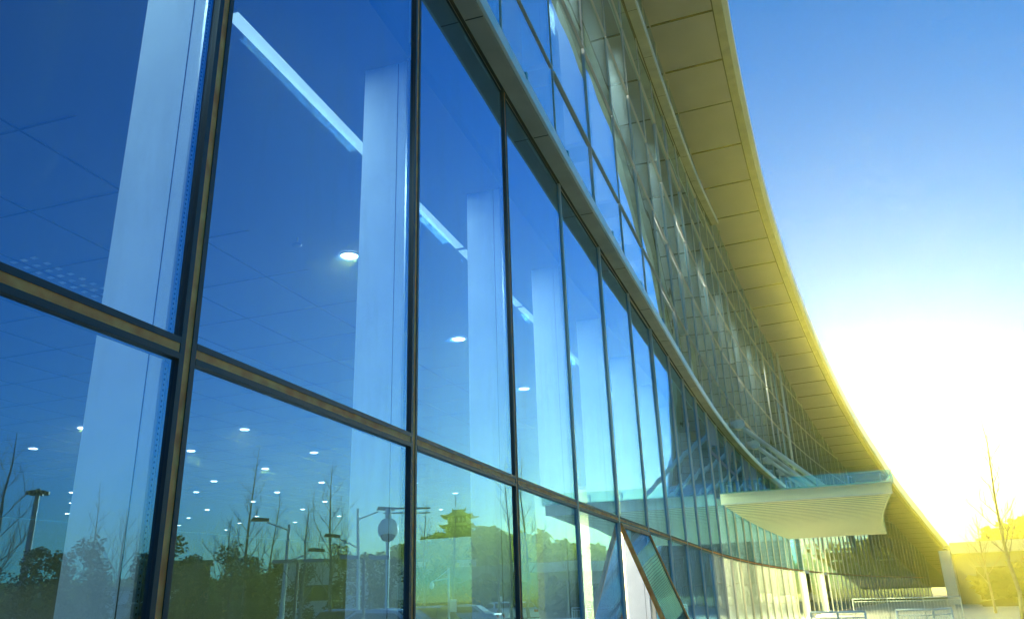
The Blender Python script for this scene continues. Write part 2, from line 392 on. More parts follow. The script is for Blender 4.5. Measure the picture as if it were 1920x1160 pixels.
# roof soffit, fascia and roof
mb = MB(); sweep(mb, -8, 146, lambda s: [(-.3, zs(s)), (lerp(OFF_E, s), zs(s)), (lerp(OFF_E, s), zs(s) + .25), (-.3, zs(s) + .25)], 'soffit', 1.3); mb.obj('roof_soffit', B)
mb = MB(); sweep(mb, -8, 146, lambda s: [(lerp(OFF_E, s) + .03, zs(s) + .02), (lerp(OFF_E, s) + .30, zs(s) + .04), (lerp(OFF_E, s) + .36, zs(s) + .5), (lerp(OFF_E, s) + .03, zs(s) + .5)], 'ledge', 1.3); fa = mb.obj('roof_fascia', B)
mb = MB(); sweep(mb, -8, 146, lambda s: [(lerp(OFF_E, s) + .305, zs(s) + .12), (lerp(OFF_E, s) + .48, zs(s) + .14), (lerp(OFF_E, s) + .5, zs(s) + lerp([(0, .62), (40, .62), (90, 1.2)], s)), (lerp(OFF_E, s) + .37, zs(s) + lerp([(0, .62), (40, .62), (90, 1.2)], s))], 'bright_edge', 1.3); mb.obj('edge_trim', fa)
mb = MB(); sweep(mb, -8, 146, lambda s: [(-14, zs(s) + .3), (lerp(OFF_E, s) + .28, zs(s) + .3), (lerp(OFF_E, s) + .28, zs(s) + .5), (-14, zs(s) + .5)], 'grey_metal', 2.6); mb.obj('roof', B)
mb = MB()
for i in range(-3, 56):
    s = 18.9 - 2.62 * 7 + i * 2.62; e = lerp(OFF_E, s) - .01; z = zs(s)
    p = [W(s, .0), W(s, e), W(s + .07, e), W(s + .07, .0)]
    mb.hexa([Vector((v.x, v.y, z - .03)) for v in p] + [Vector((v.x, v.y, z - .004)) for v in p], 'joint')
sweep(mb, -8, 146, lambda s: [(lerp(OFF_E, s) - .01, zs(s) - .006), (lerp(OFF_E, s) + .028, zs(s) - .006), (lerp(OFF_E, s) + .028, zs(s) - .001), (lerp(OFF_E, s) - .01, zs(s) - .001)], 'joint', 1.3)
mb.obj('soffit_joints', B)
# white fins behind every mullion
def fin(k, z0, z1, d0=.06, d1=.42):
    mb = MB(); s = sm(k); p = [W(s - .06, -d1), W(s - .06, -d0), W(s + .06, -d0), W(s + .06, -d1)]
    mb.hexa([Vector((v.x, v.y, z0)) for v in p] + [Vector((v.x, v.y, z1)) for v in p], 'fin')
    jx = W(s - .0612, -.13); mb.box((jx.x, jx.y, (z0 + z1) / 2), (.004, .0022, z1 - z0 - .02), 'joint', -hd(s)); return mb
for k in range(-3, 20):
    s = sm(k); top = zs(s)
    for z0, z1 in ((.02, EB + 3.98), (EB + 5.42, EB + 6.72), (EB + 7.1, EB + 12.2)):
        z1 = min(z1, top - .3)
        if z1 < z0 + .5: continue
        fin(k, z0, z1).obj('fin', B)
# storey ceilings, slabs, floors, back wall
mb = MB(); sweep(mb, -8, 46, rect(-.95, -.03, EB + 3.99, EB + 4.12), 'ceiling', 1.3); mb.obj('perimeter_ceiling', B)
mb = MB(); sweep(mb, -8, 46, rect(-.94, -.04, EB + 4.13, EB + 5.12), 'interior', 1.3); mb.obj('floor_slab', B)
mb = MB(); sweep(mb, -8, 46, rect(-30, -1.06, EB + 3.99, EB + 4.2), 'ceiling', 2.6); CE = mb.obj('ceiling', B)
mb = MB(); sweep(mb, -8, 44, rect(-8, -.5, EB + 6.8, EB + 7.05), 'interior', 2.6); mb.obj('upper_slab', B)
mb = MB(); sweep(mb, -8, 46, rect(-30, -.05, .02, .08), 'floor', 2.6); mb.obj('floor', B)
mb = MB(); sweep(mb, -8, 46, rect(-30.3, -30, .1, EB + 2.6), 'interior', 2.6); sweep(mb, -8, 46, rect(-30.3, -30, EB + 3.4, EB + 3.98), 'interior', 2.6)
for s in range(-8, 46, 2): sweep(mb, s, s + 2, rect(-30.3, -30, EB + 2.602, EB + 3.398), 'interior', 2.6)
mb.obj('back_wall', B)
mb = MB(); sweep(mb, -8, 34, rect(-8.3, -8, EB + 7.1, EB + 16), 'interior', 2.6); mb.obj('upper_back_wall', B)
a, b = W(-8.2, -30), W(-8.2, -.1); c, d = W(-8, -.1), W(-8, -30)
mb = MB(); mb.hexa([Vector((v.x, v.y, .1)) for v in (a, b, c, d)] + [Vector((v.x, v.y, EB + 3.9)) for v in (a, b, c, d)], 'interior'); mb.obj('end_wall', B)
# ceiling tile joints
mb = MB()
for of in [-3.62, -4.82] + [-6.02 - 1.2 * i for i in range(12)]:
    sweep(mb, -6, 40, rect(of - .02, of, EB + 3.982, EB + 3.9885), 'joint', 2.6)
for i in range(34):
    s = -5.5 + 1.2 * i; p = [W(s, -20), W(s, -3.0), W(s + .02, -3.0), W(s + .02, -20)]
    mb.hexa([Vector((v.x, v.y, EB + 3.978)) for v in p] + [Vector((v.x, v.y, EB + 3.9815)) for v in p], 'joint')
mb.obj('tile_joints', CE)
# air grille with rows of small bright slots
mb = MB()
for i in range(9):
    for j in range(6):
        c = W(3.8 + .17 * i, -5.75 - (.16 * j if j < 3 else .16 * j + .3), EB + 3.972); mb.box(c, (.07, .06, .006), 'grille_slot', -hd(0))
mb.obj('air_grille', CE)
# pale ceiling band given its own glow, and downlights
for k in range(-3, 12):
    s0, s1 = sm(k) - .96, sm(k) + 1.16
    mb = MB(); sweep(mb, s0, s1, rect(-1.055, -.955, EB + 3.985, EB + 4.0), 'strip', .7); mb.obj('ceiling_glow_strip', B)
    ld = bpy.data.lights.new('fin_fill_light', 'AREA'); ld.shape = 'RECTANGLE'; ld.size = .12; ld.size_y = 1.7; ld.energy = 25; ld.color = (.9, 1, .97)  # area light added in each bay to brighten the fins
    lo = bpy.data.objects.new('fin_fill_light', ld); COL.objects.link(lo); c = W((s0 + s1) / 2, -1.0, EB + 3.97); lo.location = c; lo.rotation_euler = (0, 0, -hd(s0))
def along(al): return al - .1
DL = [(2.3, 5.27), (2.3, 8.85), (2.3, 12.4), (2.3, 16)]
for row, a0, nn in ((9.7, 13.3, 5), (12.6, 11.56, 7), (15.4, 12.95, 6), (17.6, 18.3, 5), (21, 16.2, 6), (23.5, 21.9, 4), (26.2, 21.1, 5)):
    for j in range(nn): DL.append((row + rnd.uniform(-.2, .2), a0 + 3.45 * j))
a0_ = math.radians(17.5); n0 = Vector((math.cos(a0_), -math.sin(a0_), 0)); t0 = Vector((math.sin(a0_), math.cos(a0_), 0)); w0 = W(-.1)
dl0 = None
for inn, al in DL:
    p = w0 - n0 * inn + t0 * al
    if dl0 is None:
        mb = MB(); mb.lathe((0, 0, 0), [(.13, .0), (.13, -.015), (.105, -.018), (.1, -.006)], 'steel_white', 20); dl0 = mb.obj('downlight', B)
        m2 = MB(); m2.lathe((0, 0, 0), [(.1, -.008), (.05, -.010), (0.001, -.010)], 'lamp', 20); m2.obj('lens', dl0); d = dl0
    else:
        d = dl0.copy(); COL.objects.link(d); d.parent = B
        c = dl0.children[0].copy(); COL.objects.link(c); c.parent = d
    d.location = (p.x, p.y, EB + 3.984)
    if inn < 13:
        ld = bpy.data.lights.new('downlight_lamp', 'AREA'); ld.shape = 'DISK'; ld.size = .25; ld.energy = 90; ld.color = (1, .97, .9)
        lo = bpy.data.objects.new('downlight_lamp', ld); COL.objects.link(lo); lo.location = (p.x, p.y, EB + 3.96)
# sprinkler head and smoke detector
p = w0 - n0 * 2.6 + t0 * 4.6
mb = MB(); mb.lathe((p.x, p.y, EB + 3.98), [(.001, -.1), (.06, -.1), (.06, -.085), (.012, -.08), (.012, 0)], 'dark_metal', 12); mb.obj('sprinkler', B)
# open vent sash in the bottom row
k = SASH_K; a = W(sm(k) + .05, 0); b = W(sm(k + 1) - .05, 0); t = (b - a).normalized(); nn = Vector((t.y, -t.x, 0)); zt = EB + .95; Ls = 1.75; ang = math.radians(21)
dn = nn * math.sin(ang) + Vector((0, 0, -math.cos(ang))); th = nn * math.cos(ang) + Vector((0, 0, math.sin(ang)))
def sbox(mb, u0, u1, v0, v1, d0, d1, m, ms=None):
    q = lambda u, v, d: Vector((a.x, a.y, zt)) + t * u + dn * v + th * d
    mb.hexa([q(u0, v1, d0), q(u0, v1, d1), q(u1, v1, d1), q(u1, v1, d0), q(u0, v0, d0), q(u0, v0, d1), q(u1, v0, d1), q(u1, v0, d0)], m, ms)
wl = (b - a).length
mb = MB()
for (u0, u1, v0, v1) in ((0, .06, 0, Ls), (wl - .06, wl, 0, Ls), (.062, wl - .062, 0, .06), (.062, wl - .062, Ls - .06, Ls)): sbox(mb, u0, u1, v0, v1, -.03, .03, 'sealant')
sash = mb.obj('open_window', B, label='vent window hinged open outwards at the bottom row')
mb = MB(); sbox(mb, .064, wl - .064, .064, Ls - .064, -.012, .012, 'gasket', {3: 'glass', 5: 'glass_inner'}); mb.obj('pane', sash)
mb = MB(); pA = a + Vector((0, 0, EB - .5)); pB = Vector((a.x, a.y, zt)) + dn * 1.4 + t * .03; mb.tube(pA + t * .02, pB, .012, .012, 'spacer'); mb.obj('stay', sash)
# drain pipe on the upper wall
mb = MB(); c = W(49.5, .14); mb.tube((c.x, c.y, EB + 5.3), (c.x, c.y, zs(49.5) - .05), .07, .07, 'steel_white', 10); mb.obj('downpipe', B)
for k in range(3, 20, 2):  # glowing strips and area lights added to brighten the upper storey
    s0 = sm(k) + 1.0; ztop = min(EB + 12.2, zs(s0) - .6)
    mb = MB(); sweep(mb, s0 - .8, s0 + .8, rect(-1.3, -1.15, ztop, ztop + .05), 'strip', .8); mb.obj('added_upper_glow_strip', B)
    ld = bpy.data.lights.new('upper_fill_light', 'AREA'); ld.shape = 'RECTANGLE'; ld.size = .2; ld.size_y = 1.8; ld.energy = 220; ld.color = (1, .98, .85)
    lo = bpy.data.objects.new('upper_fill_light', ld); COL.objects.link(lo); lo.location = W(s0, -1.22, ztop - .03); lo.rotation_euler = (0, 0, -hd(s0))
# far ground storey: cream wall and warm lamps added to brighten the entrance; cream piers
mb = MB(); sweep(mb, 21, 60, rect(-5.3, -5, .1, EB + 3.0), 'lobby', 2.6); mb.obj('lobby_wall', B)
mb = MB(); sweep(mb, 21, 60, rect(-5, -.5, EB + 3.02, EB + 3.12), 'lobby', 2.6); lc = mb.obj('lobby_ceiling', B)
for i in range(9):
    s = 23 + i * 4.3
    mb = MB(); c = W(s, -2.6, EB + 3.0); mb.lathe(tuple(c), [(.16, 0), (.16, -.02), (.001, -.022)], 'lamp', 14); mb.obj('added_lobby_lamp', lc)
    ld = bpy.data.lights.new('lobby_fill_light', 'AREA'); ld.shape = 'RECTANGLE'; ld.size = 3.0; ld.size_y = 3.6; ld.energy = 1000; ld.color = (1, .86, .45)
    lo = bpy.data.objects.new('lobby_fill_light', ld); COL.objects.link(lo); lo.location = W(s, -2.6, EB + 2.9)
for s in (24, 30.5, 37, 43.5, 50):
    mb = MB(); p = [W(s, -1.6), W(s, -.9), W(s + .5, -.9), W(s + .5, -1.6)]; mb.hexa([Vector((v.x, v.y, .1)) for v in p] + [Vector((v.x, v.y, EB + 3.0)) for v in p], 'lobby'); mb.obj('pier', B)
# white blinds and door frames behind the far ground storey glass
for s in (26.4, 27.5, 28.8, 30.0, 31.3):
    mb = MB(); sweep(mb, s, s + .55, rect(-.6, -.55, .3, 3.6), 'blind', .6); mb.obj('blind', B)
for s in (47.5, 56.0):
    mb = MB(); sweep(mb, s, s + 1.7, rect(.03, .16, .1, 2.6), 'steel_white', .6); dd = mb.obj('door', B)
    mb = MB(); sweep(mb, s + .15, s + .8, rect(.165, .18, .3, 2.45), 'car_glass', .6); sweep(mb, s + .9, s + 1.55, rect(.165, .18, .3, 2.45), 'car_glass', .6); mb.obj('door_glass', dd)
    mb = MB(); c = W(s + .85, .24, 1.05); mb.tube(c, c + Vector((0, 0, .4)), .02, .02, 'spacer'); mb.obj('handle', dd)
# entrance canopy with tie rods
CS0, CS1, CO = 22.7, 43.2, 4.8
can = bpy.data.objects.new('entrance_canopy', None); COL.objects.link(can); can.parent = B; can['label'] = 'glass entrance canopy hung on white tie rods'
zc = EB + 2.5
def cbox(mb, s0, s1, o0, o1, z0, z1, m):
    p = [W(s0, o0), W(s0, o1), W(s1, o1), W(s1, o0)]
    mb.hexa([Vector((v.x, v.y, z0)) for v in p] + [Vector((v.x, v.y, z1)) for v in p], m)
mb = MB()
P4 = [W(CS0 - .01, .05), W(CS0 - .01, CO)]; mb.face([(P4[0].x, P4[0].y, zc), (P4[1].x, P4[1].y, zc), (P4[1].x, P4[1].y, zc + .27), (P4[0].x, P4[0].y, zc + .27)], 'frosted')
cbox(mb, CS0 - .03, CS0 + .0, .05, CO, zc - .03, zc - .002, 'steel_white'); cbox(mb, CS0 - .03, CS0, .05, CO, zc + .272, zc + .295, 'steel_white')
cbox(mb, CS1, CS1 + .12, .05, CO, zc, zc + .27, 'steel_white')
sweep(mb, CS0 + .01, CS1 - .01, rect(CO - .03, CO, zc + .003, zc + .267), 'frosted', 1.3); mb.obj('canopy_frame', can)
mb = MB()
for i in range(33):
    s = CS0 + .15 + i * .61; cbox(mb, s, s + .44, .06, CO - .05, zc + .01, zc + .02, 'frosted'); cbox(mb, s + .47, s + .58, .06, CO - .05, zc + .004, zc + .012, 'grey_metal')
mb.obj('slat_row', can)
for s in (23.1, 28.6, 33.5, 38.2, 42.8):
    mb = MB(); cbox(mb, s - .07, s + .07, .06, CO - .13, zc + .1, zc + .262, 'steel_white'); mb.obj('beam', can)
mb = MB()
for i in range(5):
    for j in range(3):
        s0 = CS0 - .1 + i * 4.1; o0 = .12 + j * 1.58; cbox(mb, s0, s0 + 4.05, o0, o0 + 1.55, zc + .30, zc + .325, 'glass_green')
mb.obj('glass_roof', can)
mb = MB(); cbox(mb, CS0 - .16, CS0 - .14, .05, CO + .05, zc + .275, zc + .62, 'glass_green'); sweep(mb, CS0 - .16, CS1, rect(CO + .04, CO + .06, zc + .275, zc + .62), 'glass_green', 1.3); mb.obj('glass_edge', can)
mb = MB()
for i in range(6):
    c = W(CS0 - .1, .3 + i * .85, zc + .28); mb.tube(c, c + Vector((0, 0, .25)), .018, .018, 'spacer', 6); mb.tube(c + Vector((0, 0, .25)), c + Vector((.12, 0, .2)), .014, .014, 'spacer', 6)
mb.obj('clamp_row', can)
for s in (28.2, 33.0, 37.8, 42.4):
    A_ = W(s, .34, EB + 5.85); F_ = W(s, 3.6, zc + .3)
    mb = MB(); mb.tube(A_, F_, .085, .085, 'steel_white', 10); rod = mb.obj('tie_rod', can)
    mb = MB(); c = W(s, .34, EB + 5.85); mb.tube(W(s - .16, .34, EB + 5.87), W(s + .16, .34, EB + 5.87), .19, .19, 'steel_white', 16); mb.tube(W(s, .03, EB + 5.87), W(s, .3, EB + 5.87), .14, .2, 'steel_white', 12); mb.obj('bracket', rod)
    mb = MB(); cbox(mb, s - .1, s + .1, 3.4, 3.8, zc + .29, zc + .45, 'steel_white'); mb.obj('foot', rod)
    mb = MB(); q = A_.lerp(F_, .22); q2 = A_.lerp(F_, .3); mb.tube(q, q2, .085, .085, 'steel_white', 10); mb.obj('turnbuckle', rod)

# ---------------------------------------------------------------- railings on the forecourt
def railing(label, pts, h=1.1):
    r = thing('railing', label, 'railing', pts[0], 0, 'white railings along the forecourt'); b0 = Vector(pts[0])
    rails = [MB(), MB(), MB()]; bb = MB(); pp = MB()
    for p, q in zip(pts, pts[1:]):
        p = Vector(p) - b0; q = Vector(q) - b0; L = (q - p).length; n_ = max(1, int(L / .14))
        for mb, z in zip(rails, (h, h - .12, .12)): mb.tube(p + Vector((0, 0, z)), q + Vector((0, 0, z)), .022 if z == h else .014, .022 if z == h else .014, 'steel_white', 6)
        for i in range(1, n_):
            c = p.lerp(q, i / n_); bb.tube(c + Vector((0, 0, .12)), c + Vector((0, 0, h - .12)), .008, .008, 'steel_white', 4, False)
        np_ = max(1, round(L / 1.8))
        for i in range(np_ + 1):
            c = p.lerp(q, i / np_); pp.tube(c, c + Vector((0, 0, h)), .024, .024, 'steel_white', 6)
    rails[0].obj('top_rail', r); rails[1].obj('middle_rail', r); rails[2].obj('bottom_rail', r); bb.obj('baluster_row', r, kind='stuff'); pp.obj('post_row', r, kind='stuff')
def pol(az, D, z=0): return (D * math.sin(math.radians(az)), D * math.cos(math.radians(az)), z)
railing('white balustrade far along the terrace before the glass doors', [pol(21.2, 44), pol(23.2, 43), pol(25.2, 42.5), pol(27.2, 43)])
railing('near white balustrade below the entrance canopy', [pol(18.6, 21), pol(20.2, 20.4), pol(21.8, 20.6)])
railing('short white handrail beside the ramp, nearest the sun', [pol(23.6, 21.5), pol(25.6, 21), pol(26.6, 22)])

# ---------------------------------------------------------------- vegetation
def bare_tree_meshes(seed, h, spread, thick, m='bark'):
    r = random.Random(seed); tr = MB(); br = MB()
    pts = [Vector((0, 0, 0))]; n_ = 7
    for i in range(n_): pts.append(pts[-1] + Vector((r.uniform(-.03, .03) * h * .4, r.uniform(-.03, .03) * h * .4, h / n_)))
    for i in range(n_): tr.tube(pts[i], pts[i + 1], thick * (1 - i / n_ * .92), thick * (1 - (i + 1) / n_ * .92), m, 6, i == 0)
    def grow(p, d, L, rad, dep):
        q = p; seg = 3
        for i in range(seg):
            d = (d + Vector((r.uniform(-.15, .15), r.uniform(-.15, .15), .10))).normalized(); nx = q + d * (L / seg)
            br.tube(q, nx, rad * (1 - .25 * i), rad * (.75 - .25 * i) + .001, m, 4 if dep < 2 else 3, False)
            q = nx
            if dep < 3:
                for _ in range(2 if dep < 2 else 1):
                    a = r.uniform(0, 6.28); side = Vector((math.cos(a), math.sin(a), r.uniform(.1, .7))); grow(q, (d * .9 + side * .7).normalized(), L * r.uniform(.4, .6), rad * .5, dep + 1)
    nb = int(9 + h)
    for i in range(nb):
        f = .28 + .68 * i / nb; j = min(n_ - 1, int(f * n_)); p = pts[j].lerp(pts[j + 1], f * n_ - j); a = i * 2.4 + r.uniform(-.4, .4)
        grow(p, Vector((math.cos(a), math.sin(a), r.uniform(.8, 1.5))).normalized(), h * spread * (1.1 - f) * r.uniform(.7, 1.1), thick * .32 * (1.15 - f), 1)
    return tr, br
def leaf_cloud(mb, blobs, size, n_, m, r):
    i = mb.mi(m)
    for (cx_, cy_, cz_, rx, rz_) in blobs:
        for _ in range(n_):
            th_ = r.uniform(0, 6.283); u = r.uniform(-1, 1); rr = r.random() ** .4; q = math.sqrt(1 - u * u)
            c = Vector((cx_ + rx * rr * q * math.cos(th_), cy_ + rx * rr * q * math.sin(th_), cz_ + rz_ * rr * u))
            a = Vector((r.gauss(0, 1), r.gauss(0, 1), r.gauss(0, .6))).normalized(); b_ = a.orthogonal().normalized(); s_ = size * r.uniform(.5, 1.2)
            b = len(mb.v); mb.v += [tuple(c - a * s_), tuple(c + b_ * s_ * .55), tuple(c + a * s_), tuple(c - b_ * s_ * .55)]; mb.f.append((b, b + 1, b + 2, b + 3)); mb.m.append(i); mb.smooth.append(False)
# bare trees
BT = []
for i, (h, sp, th_) in enumerate([(7.5, .34, .11), (6.2, .42, .10), (9.0, .22, .10)]):
    t_ = thing('bare_tree', '', 'tree', (0, 0, 0), 0, 'bare winter trees beyond the road'); a_, b_ = bare_tree_meshes(20 + i, h, sp, th_)
    a_.obj('trunk', t_); b_.obj('branch_crown', t_); BT.append(t_)
used = set()
def use(protos, i, loc, rz, s, label):
    o = protos[i]
    if i in used and protos is BT or (id(protos), i) in used: o = copy_tree(protos[i])
    used.add((id(protos), i)); place(o, loc, rz, s, label)
def polar(az, D, z=-.05): return (D * math.sin(math.radians(az)), D * math.cos(math.radians(az)), z)
def mir(px_o, d, D, z=-.05): return (px_o[0] + d[0] * D, px_o[1] + d[1] * D, z)
O0 = (-4.26, 1.34)
bare = [
 (2, polar(30.15, 42), .98, 'tall bare tree standing right of the roof edge, before the white pavilion'),
 (1, polar(28.9, 56), .9, 'low bare tree half hidden by the end of the white roof edge'),
 (1, polar(31.6, 47), .8, 'smaller bare tree right beside the tall one near the pavilion'),
 (2, (-4.28 + .640 * 44, 1.36 + .768 * 44, -.05), .8, 'leaning pale bare tree in front of the pagoda'),
 (0, (-4.26 + .739 * 33, 1.34 + .673 * 33, -.05), .95, 'forked bare tree with a wide crown between two street lamps'),
 (0, (-4.26 + .763 * 30, 1.34 + .647 * 30, -.05), .7, 'low forked bare tree right of the twin-arm lamp'),
 (2, (-4.26 + .80 * 40, 1.34 + .60 * 40, -.05), 1.0, 'tallest bare tree left of the twin-arm lamp'),
 (1, (-4.26 + .812 * 46, 1.34 + .584 * 46, -.05), 1.0, 'bare tree in front of the ochre brick house'),
 (2, (-4.26 + .885 * 48, 1.34 + .465 * 48, -.05), .9, 'thin bare tree near the floodlight mast'),
 (1, (-4.26 + .87 * 40, 1.34 + .49 * 40, -.05), .95, 'bare tree with spreading twigs behind the first white fin'),
 (0, (-4.26 + .925 * 30, 1.34 + .38 * 30, -.05), .95, 'bare tree with thick dark boughs at the far left of the glass'),
 (2, (-4.28 + .667 * 46, 1.36 + .745 * 46, -.05), .8, 'thin bare tree before the white wall left of the pagoda'),
 (2, (-4.26 + .785 * 52, 1.34 + .62 * 52, -.05), .95, 'thin bare tree rising between dark pines'),
]
for i, (t_, loc, s_, lab) in enumerate(bare): use(BT, t_, loc, i * 1.3, s_, lab)
# dark pines
PT = []
for i in range(3):
    r = random.Random(60 + i); t_ = thing('pine_tree', '', 'tree', (0, 0, 0), 0, 'dark pines beyond the road')
    tr = MB(); tr.tube((0, 0, 0), (0, 0, 3.6), .16, .05, 'dark_bark', 7); tr.obj('trunk', t_)
    cr = MB(); blobs = []
    for j in range(16):
        z = 1.2 + 4.3 * j / 16; R_ = (1.9 - 1.5 * j / 16) * .62; a = r.uniform(0, 6.28); blobs.append((math.cos(a) * R_ * r.uniform(.5, 1.1), math.sin(a) * R_ * r.uniform(.5, 1.1), z, r.uniform(.5, .85), r.uniform(.35, .55)))
    leaf_cloud(cr, blobs, .13, 110, 'pine', r); cr.obj('crown', t_); PT.append(t_)
r = random.Random(5)
spots = [(66, 46, 1.0), (64.2, 50, .9), (62.5, 44, .8), (60.5, 52, 1.05), (58.6, 47, .95), (57, 50, 1.1), (56, 44, .75), (54.4, 56, 1.05), (52.8, 50, 1.15), (51.4, 54, 1.0), (50.2, 48, .85), (48.8, 55, 1.1), (47.3, 52, .95), (46, 56, .9), (44.5, 58, .85), (38.6, 62, 1.0), (37.2, 66, .9), (41.8, 60, 1.15), (40.4, 66, 1.1), (36.2, 70, .95), (34.2, 64, .6), (68, 50, 1.05), (70, 46, .9)]
where = ['leftmost but one in the reflected row', 'behind the floodlight mast', 'left of the first white fin', 'seen through the first white fin', 'beside the first mullion', 'right of the first mullion', 'beside the white shed', 'left of the ochre brick house', 'right of the ochre brick house', 'behind the tallest bare tree', 'left of the twin-arm lamp', 'right of the twin-arm lamp', 'behind the forked bare tree', 'left of the second street lamp', 'behind the second street lamp', 'just below the pagoda platform', 'right of and below the pagoda', 'left of the camera pole beside the white wall', 'below and left of the pagoda', 'behind the slender straight tree', 'beside the yellow panel', 'at the far left of the glass', 'outermost beside the road bend']
for i, (az_, D, s_) in enumerate(spots): use(PT, i % 3, polar(az_, D * .72), i * 1.1, s_ * .74, ('bushy dark pine ' if i % 2 else 'rounded dark pine ') + where[i])
# scrub: low brown thicket behind the trees
mb = MB(); r = random.Random(9); blobs = []
for i in range(240):
    az_ = r.uniform(29, 74); D = r.uniform(97, 108) if az_ < 48 else r.uniform(70, 78); p = polar(az_, D); blobs.append((p[0], p[1], r.uniform(.3, 2.6), r.uniform(1, 1.8), r.uniform(.8, 1.4)))
leaf_cloud(mb, blobs, .3, 46, 'forest', r); o = mb.obj('scrub_thicket'); o['kind'] = 'stuff'; o['label'] = 'brown green scrub thicket along the foot of the hill'; o['category'] = 'scrub'
# hill terrain and its forest
def hill_h(az_, D):
    e = math.exp(-((az_ - 38.5) / 5.0) ** 2) * 9 + math.exp(-((az_ - 34) / 4.5) ** 2) * 6.0 + math.exp(-((az_ - 29) / 4) ** 2) * 3 + 4.5 + math.exp(-((az_ - 46) / 5) ** 2) * 3
    e *= min(1, max(0, (az_ - 28) / 1.5))
    if az_ > 60: e *= max(.35, 1 - (az_ - 60) / 30)
    f = min(1, max(0, (D - 70) / 70)); f = f * f * (3 - 2 * f)
    g = 1 if D < 170 else max(0, 1 - (D - 170) / 45)
    return e * f * g * .62
mb = MB(); A_N = 44; D_L = [70, 80, 90, 100, 115, 130, 145, 165, 190, 215]; base = 0
for i in range(A_N + 1):
    az_ = 28 + i * 56 / A_N
    for D in D_L:
        p = polar(az_, D); mb.v.append((p[0], p[1], -.06 + hill_h(az_, D)))
nd = len(D_L)
for i in range(A_N):
    for j in range(nd - 1): mb.f.append((i * nd + j, i * nd + j + 1, (i + 1) * nd + j + 1, (i + 1) * nd + j)); mb.m.append(mb.mi('hill')); mb.smooth.append(True)
o = mb.obj('hill'); o['kind'] = 'structure'
mb = MB(); r = random.Random(12)
for i in range(1500):
    az_ = r.uniform(28.6, 78); D = r.uniform(75, 175); 
    if abs(az_ - 37.8) < 1.5 and D > 135: continue
    p = polar(az_, D); z = hill_h(az_, D); s_ = r.uniform(.45, .8)
    leaf_cloud(mb, [(p[0], p[1], z + 1.9 * s_, 2.1 * s_, 1.9 * s_), (p[0] + r.uniform(-.8, .8), p[1], z + 3.4 * s_, 1.2 * s_, 1.1 * s_)], .62, 17, 'forest', r)
o = mb.obj('forest'); o['kind'] = 'stuff'; o['label'] = 'dark green wood covering the hillside'; o['category'] = 'forest'

# ---------------------------------------------------------------- pagoda on the hill
pz = hill_h(37.8, 150); pp_ = polar(37.8, 150, pz)
PG = thing('pagoda', 'three-tiered pagoda with upturned eaves on the wooded hilltop', 'pagoda', pp_, math.radians(-28)); PG.scale = (.5, .5, .52)
def roof_tier(z, half, top_half, rise, name='roof'):
    mb = MB(); N = 8; ring = []; rings = []
    for lv, (f) in enumerate((0, .25, .6, 1.0)):
        hw = half + (top_half - half) * f; rg = []
        for side in range(4):
            for i in range(N):
                u = -1 + 2 * i / N; x, y = u * hw, -hw
                lift = (abs(u) ** 4) * .75 * (1 - f) ** 2 * half / 6; ext = (abs(u) ** 6) * .12 * half * (1 - f) ** 2 / 3
                zz = z + rise * (f ** 1.7) + lift; x *= 1 + ext / hw; y *= 1 + ext / hw
                a = side * math.pi / 2; rg.append((x * math.cos(a) - y * math.sin(a), x * math.sin(a) + y * math.cos(a), zz))
        rings.append(rg)
    n4 = 4 * N; b0 = len(mb.v)
    for rg in rings: mb.v += rg
    for l in range(3):
        for i in range(n4): mb.f.append((b0 + l * n4 + i, b0 + l * n4 + (i + 1) % n4, b0 + (l + 1) * n4 + (i + 1) % n4, b0 + (l + 1) * n4 + i)); mb.m.append(mb.mi('pag_roof')); mb.smooth.append(False)
    b1 = len(mb.v); mb.v += [(x, y, q - .22) for x, y, q in rings[0]]
    for i in range(n4):
        mb.f.append((b0 + (i + 1) % n4, b0 + i, b1 + i, b1 + (i + 1) % n4)); mb.m.append(mb.mi('pag_roof')); mb.smooth.append(False)
    mb.f.append(tuple(b1 + i for i in reversed(range(n4)))); mb.m.append(mb.mi('pag_wall')); mb.smooth.append(False)
    return mb
mb = MB(); mb.box((0, 0, .9), (16, 16, 1.8), 'pag_stone'); mb.obj('platform', PG)
mb = MB()
for s_ in range(4):
    for i in range(13):
        u = -7.6 + i * 15.2 / 12; a = s_ * math.pi / 2; x, y = u * math.cos(a) + 7.6 * math.sin(a), u * math.sin(a) - 7.6 * math.cos(a); mb.box((x, y, 2.15), (.25, .25, .9), 'pag_stone')
    a = s_ * math.pi / 2; mb.box((7.6 * math.sin(a), -7.6 * math.cos(a), 2.45), (15, .16, .18), 'pag_stone', a)
mb.obj('balustrade', PG)
tiers = [(1.8, 3.2, 4.9, 8.2), (6.1, 2.0, 3.9, 6.6), (9.2, 2.2, 3.3, 6.2)]
